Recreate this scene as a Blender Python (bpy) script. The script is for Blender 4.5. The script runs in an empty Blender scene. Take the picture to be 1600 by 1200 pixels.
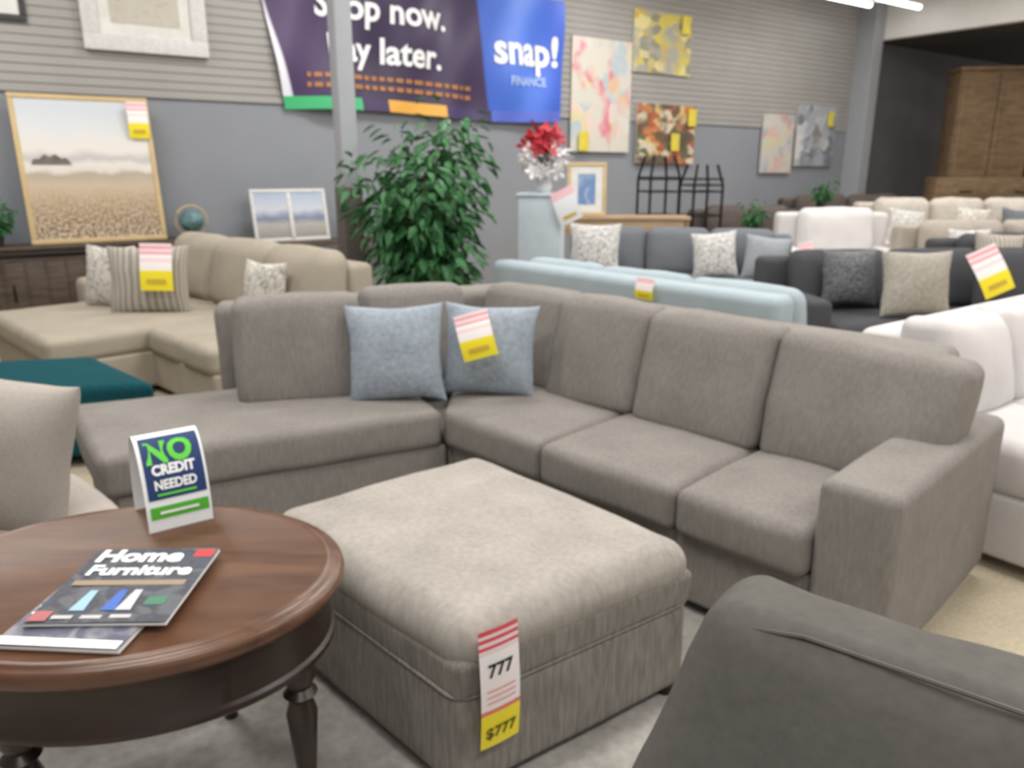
import bpy, bmesh, random
from math import *
from mathutils import Vector, noise
random.seed(7)
S=bpy.context.scene
COL=S.collection
S.view_settings.view_transform='Standard'

# ------------------------------------------------------------ colour / materials
def lin(c):
    r=[]
    for v in c[:3]:
        v=v/255.0
        r.append(v/12.92 if v<=0.04045 else ((v+0.055)/1.055)**2.4)
    return (r[0],r[1],r[2],1)
MC={}
def newmat(name):
    m=bpy.data.materials.new(name); m.use_nodes=True
    nt=m.node_tree; b=nt.nodes['Principled BSDF']
    return m,nt,b
def fabric(name,col,contrast=0.10,scale=90,rough=0.95,bump=0.25,stretch=(1,1,1),big=0.05):
    if name in MC: return MC[name]
    m,nt,b=newmat(name); N=nt.nodes; L=nt.links
    tc=N.new('ShaderNodeTexCoord'); mp=N.new('ShaderNodeMapping'); mp.inputs['Scale'].default_value=stretch
    L.new(tc.outputs['Object'],mp.inputs['Vector'])
    n1=N.new('ShaderNodeTexNoise'); n1.inputs['Scale'].default_value=scale; n1.inputs['Detail'].default_value=3
    L.new(mp.outputs['Vector'],n1.inputs['Vector'])
    n2=N.new('ShaderNodeTexNoise'); n2.inputs['Scale'].default_value=6; n2.inputs['Detail'].default_value=3
    L.new(tc.outputs['Object'],n2.inputs['Vector'])
    k=big/max(contrast,1e-3)
    ad=N.new('ShaderNodeMath'); ad.operation='MULTIPLY_ADD'; ad.inputs[1].default_value=k
    L.new(n2.outputs['Fac'],ad.inputs[0]); L.new(n1.outputs['Fac'],ad.inputs[2])
    cr=N.new('ShaderNodeMapRange'); c=lin(col)
    cr.inputs['From Min'].default_value=.25+k*.3; cr.inputs['From Max'].default_value=.75+k*.7
    L.new(ad.outputs[0],cr.inputs['Value'])
    mx=N.new('ShaderNodeMixRGB')
    mx.inputs[1].default_value=tuple(x*(1-contrast*1.8) for x in c[:3])+(1,)
    mx.inputs[2].default_value=tuple(min(1,x*(1+contrast*1.8)) for x in c[:3])+(1,)
    L.new(cr.outputs['Result'],mx.inputs[0]); L.new(mx.outputs[0],b.inputs['Base Color'])
    bp=N.new('ShaderNodeBump'); bp.inputs['Strength'].default_value=bump; bp.inputs['Distance'].default_value=0.003
    L.new(n1.outputs['Fac'],bp.inputs['Height']); L.new(bp.outputs['Normal'],b.inputs['Normal'])
    b.inputs['Roughness'].default_value=rough
    b.inputs['Specular IOR Level'].default_value=0.15
    MC[name]=m; return m
def plain(name,col,rough=0.6,metal=0,var=0.06,scale=8,spec=0.4):
    if name in MC: return MC[name]
    m,nt,b=newmat(name); N=nt.nodes; L=nt.links
    tc=N.new('ShaderNodeTexCoord'); n=N.new('ShaderNodeTexNoise'); n.inputs['Scale'].default_value=scale
    L.new(tc.outputs['Object'],n.inputs['Vector'])
    cr=N.new('ShaderNodeValToRGB'); c=lin(col)
    cr.color_ramp.elements[0].position=.3; cr.color_ramp.elements[1].position=.7
    cr.color_ramp.elements[0].color=tuple(x*(1-var) for x in c[:3])+(1,)
    cr.color_ramp.elements[1].color=tuple(min(1,x*(1+var)) for x in c[:3])+(1,)
    L.new(n.outputs['Fac'],cr.inputs['Fac']); L.new(cr.outputs['Color'],b.inputs['Base Color'])
    b.inputs['Roughness'].default_value=rough; b.inputs['Metallic'].default_value=metal
    b.inputs['Specular IOR Level'].default_value=spec
    MC[name]=m; return m
def wood(name,c1,c2,scale=(3,30,30),rough=0.35,spec=0.5,rot=0):
    if name in MC: return MC[name]
    m,nt,b=newmat(name); N=nt.nodes; L=nt.links
    tc=N.new('ShaderNodeTexCoord'); mp=N.new('ShaderNodeMapping'); mp.inputs['Scale'].default_value=scale
    mp.inputs['Rotation'].default_value=(0,0,rot)
    L.new(tc.outputs['Object'],mp.inputs['Vector'])
    n=N.new('ShaderNodeTexNoise'); n.inputs['Scale'].default_value=1.5; n.inputs['Detail'].default_value=6; n.inputs['Distortion'].default_value=.6
    L.new(mp.outputs['Vector'],n.inputs['Vector'])
    cr=N.new('ShaderNodeValToRGB'); cr.color_ramp.elements[0].position=.3; cr.color_ramp.elements[1].position=.7
    cr.color_ramp.elements[0].color=lin(c1); cr.color_ramp.elements[1].color=lin(c2)
    L.new(n.outputs['Fac'],cr.inputs['Fac']); L.new(cr.outputs['Color'],b.inputs['Base Color'])
    b.inputs['Roughness'].default_value=rough; b.inputs['Specular IOR Level'].default_value=spec
    MC[name]=m; return m
def ramp(N,stops,interp='LINEAR'):
    cr=N.new('ShaderNodeValToRGB'); e=cr.color_ramp.elements; cr.color_ramp.interpolation=interp
    e[0].position=stops[0][0]; e[0].color=lin(stops[0][1])
    e[1].position=stops[-1][0]; e[1].color=lin(stops[-1][1])
    for p,c in stops[1:-1]:
        x=e.new(p); x.color=lin(c)
    return cr
def abstract(name,stops,scale=4,dist=1.5,detail=4):
    m,nt,b=newmat(name); N=nt.nodes; L=nt.links
    tc=N.new('ShaderNodeTexCoord'); n=N.new('ShaderNodeTexNoise')
    n.inputs['Scale'].default_value=scale; n.inputs['Distortion'].default_value=dist; n.inputs['Detail'].default_value=detail
    mp=N.new('ShaderNodeMapping'); mp.inputs['Location'].default_value=(random.random()*9,random.random()*9,0)
    L.new(tc.outputs['UV'],mp.inputs['Vector']); L.new(mp.outputs['Vector'],n.inputs['Vector'])
    cr=ramp(N,stops); L.new(n.outputs['Fac'],cr.inputs['Fac']); L.new(cr.outputs['Color'],b.inputs['Base Color'])
    b.inputs['Roughness'].default_value=.6
    return m
def blotch(name,bg,cols,scale=5,thr=.45):
    """painterly patches: voronoi cells in several hues blended over a ground colour"""
    m,nt,b=newmat(name); N=nt.nodes; L=nt.links
    tc=N.new('ShaderNodeTexCoord'); mp=N.new('ShaderNodeMapping'); mp.inputs['Location'].default_value=(random.random()*9,random.random()*9,0)
    L.new(tc.outputs['UV'],mp.inputs['Vector'])
    nz=N.new('ShaderNodeTexNoise'); nz.inputs['Scale'].default_value=6; nz.inputs['Detail'].default_value=4; L.new(mp.outputs['Vector'],nz.inputs['Vector'])
    ad=N.new('ShaderNodeMixRGB'); ad.inputs[0].default_value=.12; L.new(mp.outputs['Vector'],ad.inputs[1]); L.new(nz.outputs['Color'],ad.inputs[2])
    v=N.new('ShaderNodeTexVoronoi'); v.inputs['Scale'].default_value=scale; L.new(ad.outputs[0],v.inputs['Vector'])
    sp=N.new('ShaderNodeSeparateXYZ'); L.new(v.outputs['Color'],sp.inputs[0])
    st=[(i/len(cols),c) for i,c in enumerate(cols)]+[(1,cols[-1])]
    cr=ramp(N,st,'CONSTANT'); L.new(sp.outputs[0],cr.inputs['Fac'])
    n2=N.new('ShaderNodeTexNoise'); n2.inputs['Scale'].default_value=3.5; n2.inputs['Detail'].default_value=5; L.new(mp.outputs['Vector'],n2.inputs['Vector'])
    mr=N.new('ShaderNodeMapRange'); mr.inputs['From Min'].default_value=thr-.06; mr.inputs['From Max'].default_value=thr+.08; L.new(n2.outputs['Fac'],mr.inputs['Value'])
    mx=N.new('ShaderNodeMixRGB'); mx.inputs[1].default_value=lin(bg); L.new(mr.outputs[0],mx.inputs[0]); L.new(cr.outputs[0],mx.inputs[2])
    L.new(mx.outputs[0],b.inputs['Base Color']); b.inputs['Roughness'].default_value=.7
    return m
def vgrad(name,stops,nscale=8,namp=.06,interp='LINEAR',axis=1,aniso=(1,1,1)):
    m,nt,b=newmat(name); N=nt.nodes; L=nt.links
    tc=N.new('ShaderNodeTexCoord'); sp=N.new('ShaderNodeSeparateXYZ'); L.new(tc.outputs['UV'],sp.inputs[0])
    mp=N.new('ShaderNodeMapping'); mp.inputs['Scale'].default_value=aniso; L.new(tc.outputs['UV'],mp.inputs['Vector'])
    n=N.new('ShaderNodeTexNoise'); n.inputs['Scale'].default_value=nscale; n.inputs['Detail'].default_value=5
    L.new(mp.outputs['Vector'],n.inputs['Vector'])
    a=N.new('ShaderNodeMath'); a.operation='SUBTRACT'; a.inputs[1].default_value=.5; L.new(n.outputs['Fac'],a.inputs[0])
    k=N.new('ShaderNodeMath'); k.operation='MULTIPLY_ADD'; k.inputs[1].default_value=namp; L.new(a.outputs[0],k.inputs[0]); L.new(sp.outputs[axis],k.inputs[2])
    cr=ramp(N,stops,interp); L.new(k.outputs[0],cr.inputs['Fac']); L.new(cr.outputs['Color'],b.inputs['Base Color'])
    b.inputs['Roughness'].default_value=.7
    return m

# ------------------------------------------------------------ geometry helpers
class Fr:
    def __init__(s,x,y,deg,z=0):
        a=radians(deg); s.o=Vector((x,y,z)); s.s=Vector((cos(a),sin(a),0)); s.d=Vector((-sin(a),cos(a),0))
    def __call__(s,a,b,z=0): return s.o+s.s*a+s.d*b+Vector((0,0,z))
class MB:
    """collects world-space geometry"""
    def __init__(s): s.v=[];s.f=[];s.uv={}
    def add(s,vs,fs):
        n=len(s.v); s.v+= [Vector(v) for v in vs]; s.f+=[tuple(i+n for i in f) for f in fs]
    def quad(s,a,b,c,d):
        n=len(s.v); s.v+=[Vector(a),Vector(b),Vector(c),Vector(d)]; s.f.append((n,n+1,n+2,n+3)); s.uv[len(s.f)-1]=[(0,0),(1,0),(1,1),(0,1)]
    def grid(s,fn,nu,nv):
        n=len(s.v)
        for j in range(nv+1):
            for i in range(nu+1): s.v.append(Vector(fn(i/nu,j/nv)))
        for j in range(nv):
            for i in range(nu):
                a=n+j*(nu+1)+i; s.f.append((a,a+1,a+nu+2,a+nu+1))
                s.uv[len(s.f)-1]=[(i/nu,j/nv),((i+1)/nu,j/nv),((i+1)/nu,(j+1)/nv),(i/nu,(j+1)/nv)]
    def hexa(s,B,T,r=.03,puff=(0,0,0),core=5,m=3,wob=0,ptop=None):
        B=[Vector(p) for p in B];T=[Vector(p) for p in T]
        h=[((B[1]-B[0]).length+(B[2]-B[3]).length+(T[1]-T[0]).length+(T[2]-T[3]).length)/8,
           ((B[3]-B[0]).length+(B[2]-B[1]).length+(T[3]-T[0]).length+(T[2]-T[1]).length)/8,
           sum((T[i]-B[i]).length for i in range(4))/8]
        r=min(r,min(h)*.98)
        L=[]
        for a in range(3):
            c=h[a]-r; l=[-c+2*c*i/core for i in range(core+1)]
            e=[c+r*tan(k*pi/4/m) for k in range(1,m+1)]
            L.append([-x for x in reversed(e)]+l+e)
        bm=bmesh.new(); cache={}
        def vert(p):
            key=tuple(round(x,6) for x in p)
            if key in cache: return cache[key]
            q=[max(-(h[a]-r),min(h[a]-r,p[a])) for a in range(3)]
            d=Vector([p[a]-q[a] for a in range(3)])
            if d.length>1e-9: d=d.normalized()*r
            x=[q[a]+d[a] for a in range(3)]
            nrm=[x[a]/h[a] for a in range(3)]
            out=list(x)
            for a in range(3):
                b,c=(a+1)%3,(a+2)%3
                w=max(0,(1-nrm[b]**2))*max(0,(1-nrm[c]**2))
                pf=puff[a]
                if a==2 and ptop is not None and nrm[2]>0: pf=ptop
                out[a]+=nrm[a]*pf*(w**.7)
            u,v,w=[(out[a]/h[a]+1)/2 for a in range(3)]
            bb=(B[0]*(1-u)+B[1]*u)*(1-v)+(B[3]*(1-u)+B[2]*u)*v
            tt=(T[0]*(1-u)+T[1]*u)*(1-v)+(T[3]*(1-u)+T[2]*u)*v
            P=bb*(1-w)+tt*w
            if wob:
                P=P+noise.noise_vector(P*5)*wob+noise.noise_vector(P*14)*wob*.35
            cache[key]=bm.verts.new(P); return cache[key]
        for a in range(3):
            b,c=(a+1)%3,(a+2)%3
            for sg in (-1,1):
                for i in range(len(L[b])-1):
                    for j in range(len(L[c])-1):
                        vs=[]
                        for (ii,jj) in ((i,j),(i+1,j),(i+1,j+1),(i,j+1)):
                            p=[0,0,0];p[a]=sg*h[a];p[b]=L[b][ii];p[c]=L[c][jj]; vs.append(vert(p))
                        if sg<0: vs.reverse()
                        try: bm.faces.new(vs)
                        except ValueError: pass
        bm.verts.index_update()
        s.add([v.co.copy() for v in bm.verts],[[v.index for v in f.verts] for f in bm.faces]); bm.free()
    def box(s,F,s0,s1,d0,d1,z0,z1,r=.01,**k):
        s.hexa([F(s0,d0,z0),F(s1,d0,z0),F(s1,d1,z0),F(s0,d1,z0)],[F(s0,d0,z1),F(s1,d0,z1),F(s1,d1,z1),F(s0,d1,z1)],r,**k)
    def tube(s,pts,r,seg=8,closed=False):
        pts=[Vector(p) for p in pts]; n=len(pts); vs=[];fs=[]
        for i,p in enumerate(pts):
            if closed: t=(pts[(i+1)%n]-pts[i-1])
            else: t=pts[min(i+1,n-1)]-pts[max(i-1,0)]
            t.normalize(); up=Vector((0,0,1)) if abs(t.z)<.9 else Vector((1,0,0))
            a=t.cross(up).normalized(); b=t.cross(a)
            rr=r[i] if isinstance(r,(list,tuple)) else r
            for k in range(seg):
                an=2*pi*k/seg; vs.append(p+a*cos(an)*rr+b*sin(an)*rr)
        for i in range(n if closed else n-1):
            for k in range(seg):
                fs.append((i*seg+k,i*seg+(k+1)%seg,((i+1)%n)*seg+(k+1)%seg,((i+1)%n)*seg+k))
        if not closed: fs.append(tuple(range(seg))); fs.append(tuple((n-1)*seg+k for k in range(seg)))
        s.add(vs,fs)
    def lathe(s,c,prof,seg=32,ax=1,ay=1,ang=0,cap=True):
        c=Vector(c); vs=[];fs=[];n=len(prof)
        for (r,z) in prof:
            for k in range(seg):
                a=2*pi*k/seg; x=cos(a)*r*ax;y=sin(a)*r*ay
                vs.append(c+Vector((x*cos(ang)-y*sin(ang),x*sin(ang)+y*cos(ang),z)))
        for i in range(n-1):
            for k in range(seg): fs.append((i*seg+k,i*seg+(k+1)%seg,(i+1)*seg+(k+1)%seg,(i+1)*seg+k))
        if cap: fs.append(tuple(range(seg))); fs.append(tuple((n-1)*seg+k for k in range(seg)))
        s.add(vs,fs)
    def pillow(s,c,R,U,w,h,t,n=12,wob=.006):
        c=Vector(c);R=Vector(R).normalized();U=Vector(U); U=(U-R*U.dot(R)).normalized();Nn=R.cross(U)
        for sg in (1,-1):
            def fn(a,b):
                u=2*a-1;v=2*b-1
                u=sin(u*pi/2);v=sin(v*pi/2)
                pr=((max(0,1-abs(u)**2.6))*(max(0,1-abs(v)**2.6)))**.5
                x=u*w/2*(1-.09*(1-v*v));y=v*h/2*(1-.09*(1-u*u))
                P=c+R*x+U*y+Nn*(sg*t/2*pr)
                return P+noise.noise_vector(P*9)*wob
            s.grid(fn,n,n)
def mkobj(name,mb,mat,base=Vector((0,0,0)),smooth=True,ang=40,recalc=True):
    me=bpy.data.meshes.new(name); me.from_pydata([v-base for v in mb.v],[],mb.f)
    if mb.uv:
        ul=me.uv_layers.new(name='UVMap')
        for pi_,uvs in mb.uv.items():
            p=me.polygons[pi_]
            for k,li in enumerate(p.loop_indices): ul.data[li].uv=uvs[k]
    bm=bmesh.new(); bm.from_mesh(me)
    bmesh.ops.remove_doubles(bm,verts=bm.verts,dist=1e-5)
    if recalc: bmesh.ops.recalc_face_normals(bm,faces=bm.faces)
    bm.to_mesh(me); bm.free()
    if smooth:
        me.polygons.foreach_set('use_smooth',[True]*len(me.polygons))
        me.set_sharp_from_angle(angle=radians(ang))
    me.materials.append(mat)
    o=bpy.data.objects.new(name,me); COL.objects.link(o); return o
class Thing:
    def __init__(s,name,label,cat,base,group=None):
        s.e=bpy.data.objects.new(name,None); s.e.empty_display_size=.05; s.b=Vector(base); s.e.location=s.b
        COL.objects.link(s.e); s.e['label']=label; s.e['category']=cat
        if group: s.e['group']=group
    def part(s,name,mb,mat,label=None,parent=None,**k):
        o=mkobj(name,mb,mat,s.b,**k); o.parent=parent or s.e
        if label: o['label']=label
        return o
    def legs(s,pts,prof=((.02,0),(.028,.06)),mat=None,seg=12):
        for p in pts:
            p=Vector(p); mb=MB(); mb.lathe((p.x,p.y,0),list(prof),seg); s.part('leg',mb,mat or M_foot)
def struct(name,mb,mat,**k):
    o=mkobj(name,mb,mat,**k); o['kind']='structure'; return o
def text_into(mb,body,size,fn,weight=0.0,align='CENTER'):
    cu=bpy.data.curves.new('tmp','FONT'); cu.body=body; cu.size=size; cu.offset=weight; cu.align_x=align; cu.resolution_u=3
    ob=bpy.data.objects.new('tmp',cu); COL.objects.link(ob)
    dg=bpy.context.evaluated_depsgraph_get(); me=bpy.data.meshes.new_from_object(ob.evaluated_get(dg))
    mb.add([fn(v.co.x,v.co.y) for v in me.vertices],[list(p.vertices) for p in me.polygons])
    bpy.data.objects.remove(ob); bpy.data.meshes.remove(me)

# ------------------------------------------------------------ common materials
M_grey=fabric('grey_chenille',(131,126,121),.11,90,stretch=(1,1,.25),bump=.35,big=.07)
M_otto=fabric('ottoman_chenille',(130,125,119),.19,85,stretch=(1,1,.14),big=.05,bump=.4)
M_otop=fabric('ottoman_lit_top_chenille',(158,152,145),.13,60,stretch=(1,1,.3),big=.14,bump=.3)  # same chenille as the sides, lightened to carry overhead light on the top
M_blue=fabric('blue_pillow',(150,159,169),.12,45,bump=.9,big=.04)
M_beige=fabric('beige_linen',(161,152,138),.08,120)
M_cream=fabric('cream_linen',(162,154,147),.08,140)
M_teal=fabric('teal_weave',(20,70,78),.15,80)
M_white=fabric('white_fabric',(204,200,199),.04,100)
M_lblue=fabric('pale_blue_fabric',(158,170,176),.06,100)
M_dgrey=fabric('dark_grey_fabric',(108,111,116),.08,100)
M_char=fabric('charcoal_fabric',(72,72,75),.1,100)
M_brown=fabric('brown_leather',(82,74,69),.1,20,rough=.5)
M_taupe=fabric('taupe_leather',(160,151,141),.08,20,rough=.6)
M_lcream=fabric('light_cream_leather',(184,176,166),.08,20,rough=.6)
M_fore=fabric('dark_grey_upholstery',(94,91,87),.09,50,rough=.8,bump=.25,big=.08)
M_foot=plain('black_wood',(35,30,28),.5)
M_wallg=plain('grey_wall_paint',(139,142,148),.85,var=.03,scale=2,spec=.2)
M_slat=plain('slatwall_panel',(158,155,151),.6,var=.03,scale=2,spec=.3)
M_walld=plain('shadowed_wall',(114,111,112),.9,var=.05,scale=2,spec=.1)  # wall continuing into the recess, its shadow put into the colour
M_ceilw=plain('white_ceiling',(238,236,232),.9,var=.02)
M_ceild=plain('dark_ceiling',(70,66,64),.95,var=.1)
M_post=plain('grey_post_paint',(162,165,170),.6,var=.03)
M_black=plain('black_metal',(25,25,27),.4,.6)
M_leaf=plain('ficus_leaf',(56,108,62),.5,var=.4,scale=14)
M_trunk=plain('trunk_bark',(92,70,52),.9,var=.3,scale=30)
M_txtw=plain('white_ink',(240,240,240),.6,var=0)
M_txtk=plain('black_ink',(20,20,22),.6,var=0)

# ------------------------------------------------------------ room
W=Fr(-4.6,6.9,35)
mb=MB(); mb.quad(W(-3,-12),W(24,-12),W(24,0),W(-3,0))
M_floor=fabric('carpet',(182,170,148),.10,60,bump=.5,big=.04); struct('floor',mb,M_floor,smooth=False,recalc=False)
mb=MB(); mb.box(W,-3,13.1,0,.15,0,4.15,.001,core=1,m=1); struct('wall_back',mb,M_wallg,smooth=False)
mb=MB(); mb.box(W,13.1,24,0,.15,0,4.15,.001,core=1,m=1); struct('wall_right',mb,M_walld,smooth=False)
mb=MB(); mb.box(W,-3.15,-3,-12,.15,0,4.15,.001,core=1,m=1); struct('wall_left',mb,M_wallg,smooth=False)
mb=MB(); mb.box(W,-3,13.1,-12,0,4.15,4.25,.001,core=1,m=1); struct('ceiling',mb,M_ceilw,smooth=False)
mb=MB(); z=2.12
while z<4.1:
    z2=z+.064
    mb.quad(W(-3,-.022,z),W(13.0,-.022,z),W(13.0,-.022,z2),W(-3,-.022,z2))
    mb.quad(W(-3,-.022,z2),W(13.0,-.022,z2),W(13.0,-.012,z2+.002),W(-3,-.012,z2+.002))
    mb.quad(W(-3,-.012,z2+.002),W(13.0,-.012,z2+.002),W(13.0,-.012,z2+.010),W(-3,-.012,z2+.010))
    mb.quad(W(-3,-.012,z2+.010),W(13.0,-.012,z2+.010),W(13.0,-.022,z2+.014),W(-3,-.022,z2+.014))
    z+=.078
struct('trim_1',mb,M_slat,smooth=False,recalc=False)
mb=MB(); mb.box(W,13.1,13.25,-12,0,3.6,4.25,.001,core=1,m=1); struct('trim_2',mb,M_ceilw,smooth=False)
mb=MB(); mb.box(W,13.25,24,-12,0,3.62,3.75,.001,core=1,m=1); struct('trim_3',mb,M_ceild,smooth=False)
mb=MB(); mb.box(W,12.80,13.08,-.34,0,0,4.15,.01,core=1,m=1); struct('trim_4',mb,M_post,smooth=False)
mb=MB(); P=Fr(-1.30,6.3,35); mb.box(P,-.07,.07,-.07,.07,.0,4.15,.012,core=1,m=2); struct('trim_5',mb,M_post)
mb=MB(); mb.box(P,-.085,.085,-.085,.085,0,1.33,.012,core=1,m=2); struct('trim_6',mb,plain('post_wrap',(96,88,84),.7))
# ------------------------------------------------------------ lights
def arealight(loc,w,h,p,ang=35,col=(1,.985,.96)):
    l=bpy.data.lights.new('ceiling_lamp','AREA'); l.shape='RECTANGLE'; l.size=w; l.size_y=h; l.energy=p; l.color=col
    o=bpy.data.objects.new('ceiling_lamp',l); o.location=loc; o.rotation_euler=(0,0,radians(ang)); COL.objects.link(o)
for a in (-.5,3,6.5,10):
    for b in (-1.6,-4.2,-6.8,-9.6):
        arealight(W(a,b,4.08),1.6,.5,66)
arealight(W(16,-4,3.5),1.2,.6,60)
M_em=bpy.data.materials.new('lamp_glow'); M_em.use_nodes=True
bb=M_em.node_tree.nodes['Principled BSDF']; bb.inputs['Emission Color'].default_value=(1,1,1,1); bb.inputs['Emission Strength'].default_value=5
for i,(a,b,zc) in enumerate([(12.3,-1.0,3.98),(11.4,-.7,3.96),(12.2,-2.6,3.98),(9.8,-1.4,4.0)]):
    F=Fr(*W(a,b)[:2],35); t=Thing('ceiling_light','white fluorescent ceiling light fixture hung by rods','ceiling light',F(0,0,zc),'fluorescent ceiling lights')
    mb=MB(); mb.box(F,-.6,.6,-.12,.12,zc+.02,zc+.06,.01,core=1,m=1); t.part('housing',mb,M_ceilw)
    for k in (-.5,.5):
        mb=MB(); mb.tube([F(k,0,zc+.05),F(k,0,4.15)],.008,6); t.part('rod',mb,M_ceilw)
    mb=MB(); mb.tube([F(-.58,0,zc),F(.58,0,zc)],.04,10); t.part('tube',mb,M_em)
w=bpy.data.worlds.new('World'); S.world=w; w.use_nodes=True
w.node_tree.nodes['Background'].inputs[0].default_value=(.98,.98,1,1); w.node_tree.nodes['Background'].inputs[1].default_value=.6

# ------------------------------------------------------------ camera (slightly out of focus phone camera)
cam=bpy.data.cameras.new('Camera'); cam.lens=27; cam.sensor_width=36; cam.clip_start=.05
cam.dof.use_dof=True; cam.dof.focus_distance=.55; cam.dof.aperture_fstop=9
co=bpy.data.objects.new('Camera',cam); co.location=(0,0,1.45); co.rotation_euler=(radians(74.5),0,0); COL.objects.link(co); S.camera=co

# ------------------------------------------------------------ grey sectional
R=Fr(-.266,3.151,-45)
T=Thing('area_rug','pale grey mottled area rug under the ottoman and sectional','rug',R(.4,-.8,0))
mb=MB(); mb.box(R,-1.3,1.86,-2.3,.45,0.0,.008,.003,core=3,m=1); T.part('pile',mb,fabric('rug_pile',(166,162,156),.16,35,bump=.5,big=.16))
T=Thing('sectional_sofa','grey chenille L-shaped sectional sofa with chaise and loose back cushions','sofa',R(.5,.5,0))
mb=MB()
mb.box(R,0,1.62,0,.9,.05,.31,.02,wob=.002)
mb.hexa([(-.28,3.13,.05),(-1.43,2.56,.05),(-1.88,3.2,.05),(-.6,3.72,.05)],[(-.28,3.13,.31),(-1.43,2.56,.31),(-1.88,3.2,.31),(-.6,3.72,.31)],.02)
mb.hexa([R(-.02,.0,.05),R(.3,.3,.05),(.0,4.0,.05),(-.62,3.7,.05)],[R(-.02,.0,.33),R(.3,.3,.33),(.0,4.0,.33),(-.62,3.7,.33)],.01)
T.part('base',mb,M_grey)
mb=MB(); mb.box(R,-.62,1.68,.74,.96,.05,.86,.05,core=8,wob=.004)
T.part('backrest',mb,M_grey)
mb=MB(); q=[(-1.36,3.46),(-.02,4.03),(-.05,4.25),(-1.42,3.63)]
mb.hexa([(x,y,.05) for x,y in q],[(x,y,.86) for x,y in q],.05,core=8,wob=.004); T.part('backrest',mb,M_grey)
mb=MB(); mb.box(R,1.61,1.835,-.03,1.0,.05,.625,.035,core=8,puff=(.004,0,.006),wob=.003); T.part('arm',mb,M_grey)
def cush(T,name,B,z0,z1,mat,r=.05,ptop=.02,wob=.004,core=9):
    mb=MB(); mb.hexa([(p[0],p[1],z0) for p in B],[(p[0],p[1],z1) for p in B],r,puff=(.010,.010,0),ptop=ptop,core=core,wob=wob)
    return T.part(name,mb,mat)
for a,b in ((1.165,1.605),(.56,1.16)):
    cush(T,'seat_cushion',[R(a,-.05),R(b,-.05),R(b,.72),R(a,.72)],.305,.462,M_grey,r=.035)
cush(T,'seat_cushion',[R(0.0,-.04),R(.555,-.05),R(.555,.72),(-.25,3.9)],.305,.462,M_grey,r=.035)
cush(T,'seat_cushion',[(-.295,3.11),(-1.46,2.53),(-1.93,3.2),(-.62,3.72)],.305,.472,M_grey,core=12,r=.035)
def backc(T,F,s0,s1,d0,zb,zt,mat,lean=.13,th=.22,droop=0,r=.045,x0=0,x1=0,puff=.03,name='back_cushion',wob=.006):
    mb=MB()
    mb.hexa([F(s0,d0,zb),F(s1,d0,zb),F(s1,d0+th,zb),F(s0,d0+th,zb)],
            [F(s0+x0,d0+lean,zt),F(s1+x1,d0+lean,zt-droop),F(s1+x1,d0+lean+th*.75,zt-droop),F(s0+x0,d0+lean+th*.75,zt)],r,puff=(.010,puff,.010),core=8,wob=wob)
    return T.part(name,mb,mat)
backc(T,R,1.175,1.775,.44,.45,.90,M_grey,droop=.045,x1=.03,th=.24,wob=.009)
backc(T,R,.615,1.165,.43,.45,.90,M_grey,wob=.009)
backc(T,R,.11,.605,.45,.45,.90,M_grey,wob=.009)
backc(T,R,-.42,.13,.50,.45,.90,M_grey,lean=.1)
Lf=Fr(-.69,3.40,18)
backc(T,Lf,-.53,.0,-.1,.46,.92,M_grey,lean=.07,th=.24,wob=.009)
backc(T,Fr(-.66,3.5,25),.0,.5,.0,.46,.91,M_grey,lean=.08,th=.2)
T.legs([R(1.72,.06),R(1.72,.9),R(-.5,.85),(-1.82,3.15,0),(-1.42,2.65,0)])
def pill(label,c,Rv,Uv,w,h,t,mat,group=None,name='throw_pillow'):
    T=Thing(name,label,'pillow',Vector(c)-Vector((0,0,h/2)),group); mb=MB(); mb.pillow(c,Rv,Uv,w,h,t,n=16); T.part('cover',mb,mat); return T
pill('pale blue square throw pillow on the grey sectional',(-.51,3.28,.68),(1,.06,.03),(.04,.22,1),.43,.43,.15,M_blue,'pale blue throw pillows')
pill('pale blue square throw pillow with a price tag on it',(-.10,3.36,.675),(1,-.12,-.03),(0,.2,1),.43,.42,.15,M_blue,'pale blue throw pillows')

# tags
def tagmat(name,stops):
    if name in MC: return MC[name]
    m,nt,b=newmat(name); N=nt.nodes;L=nt.links
    tc=N.new('ShaderNodeTexCoord'); sp=N.new('ShaderNodeSeparateXYZ'); L.new(tc.outputs['UV'],sp.inputs[0])
    cr=ramp(N,stops,'CONSTANT')
    L.new(sp.outputs[1],cr.inputs['Fac']); L.new(cr.outputs['Color'],b.inputs['Base Color']); b.inputs['Roughness'].default_value=.4
    MC[name]=m; return m
YEL=(240,222,40);PK=(236,214,216);RD=(214,80,90)
M_tag=tagmat('price_tag_print',[(0,YEL),(.3,YEL),(.301,(225,120,110)),(.34,(240,232,230)),(.7,(240,236,234)),(.8,PK),(.84,RD),(.87,PK),(.9,RD),(.93,PK),(.96,RD),(1,RD)])
M_tags=tagmat('small_tag_print',[(0,YEL),(.42,YEL),(.421,(242,234,232)),(.6,PK),(.68,(242,236,234)),(.76,(232,165,172)),(.82,PK),(.88,(230,155,162)),(.94,PK),(1,PK)])
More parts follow.
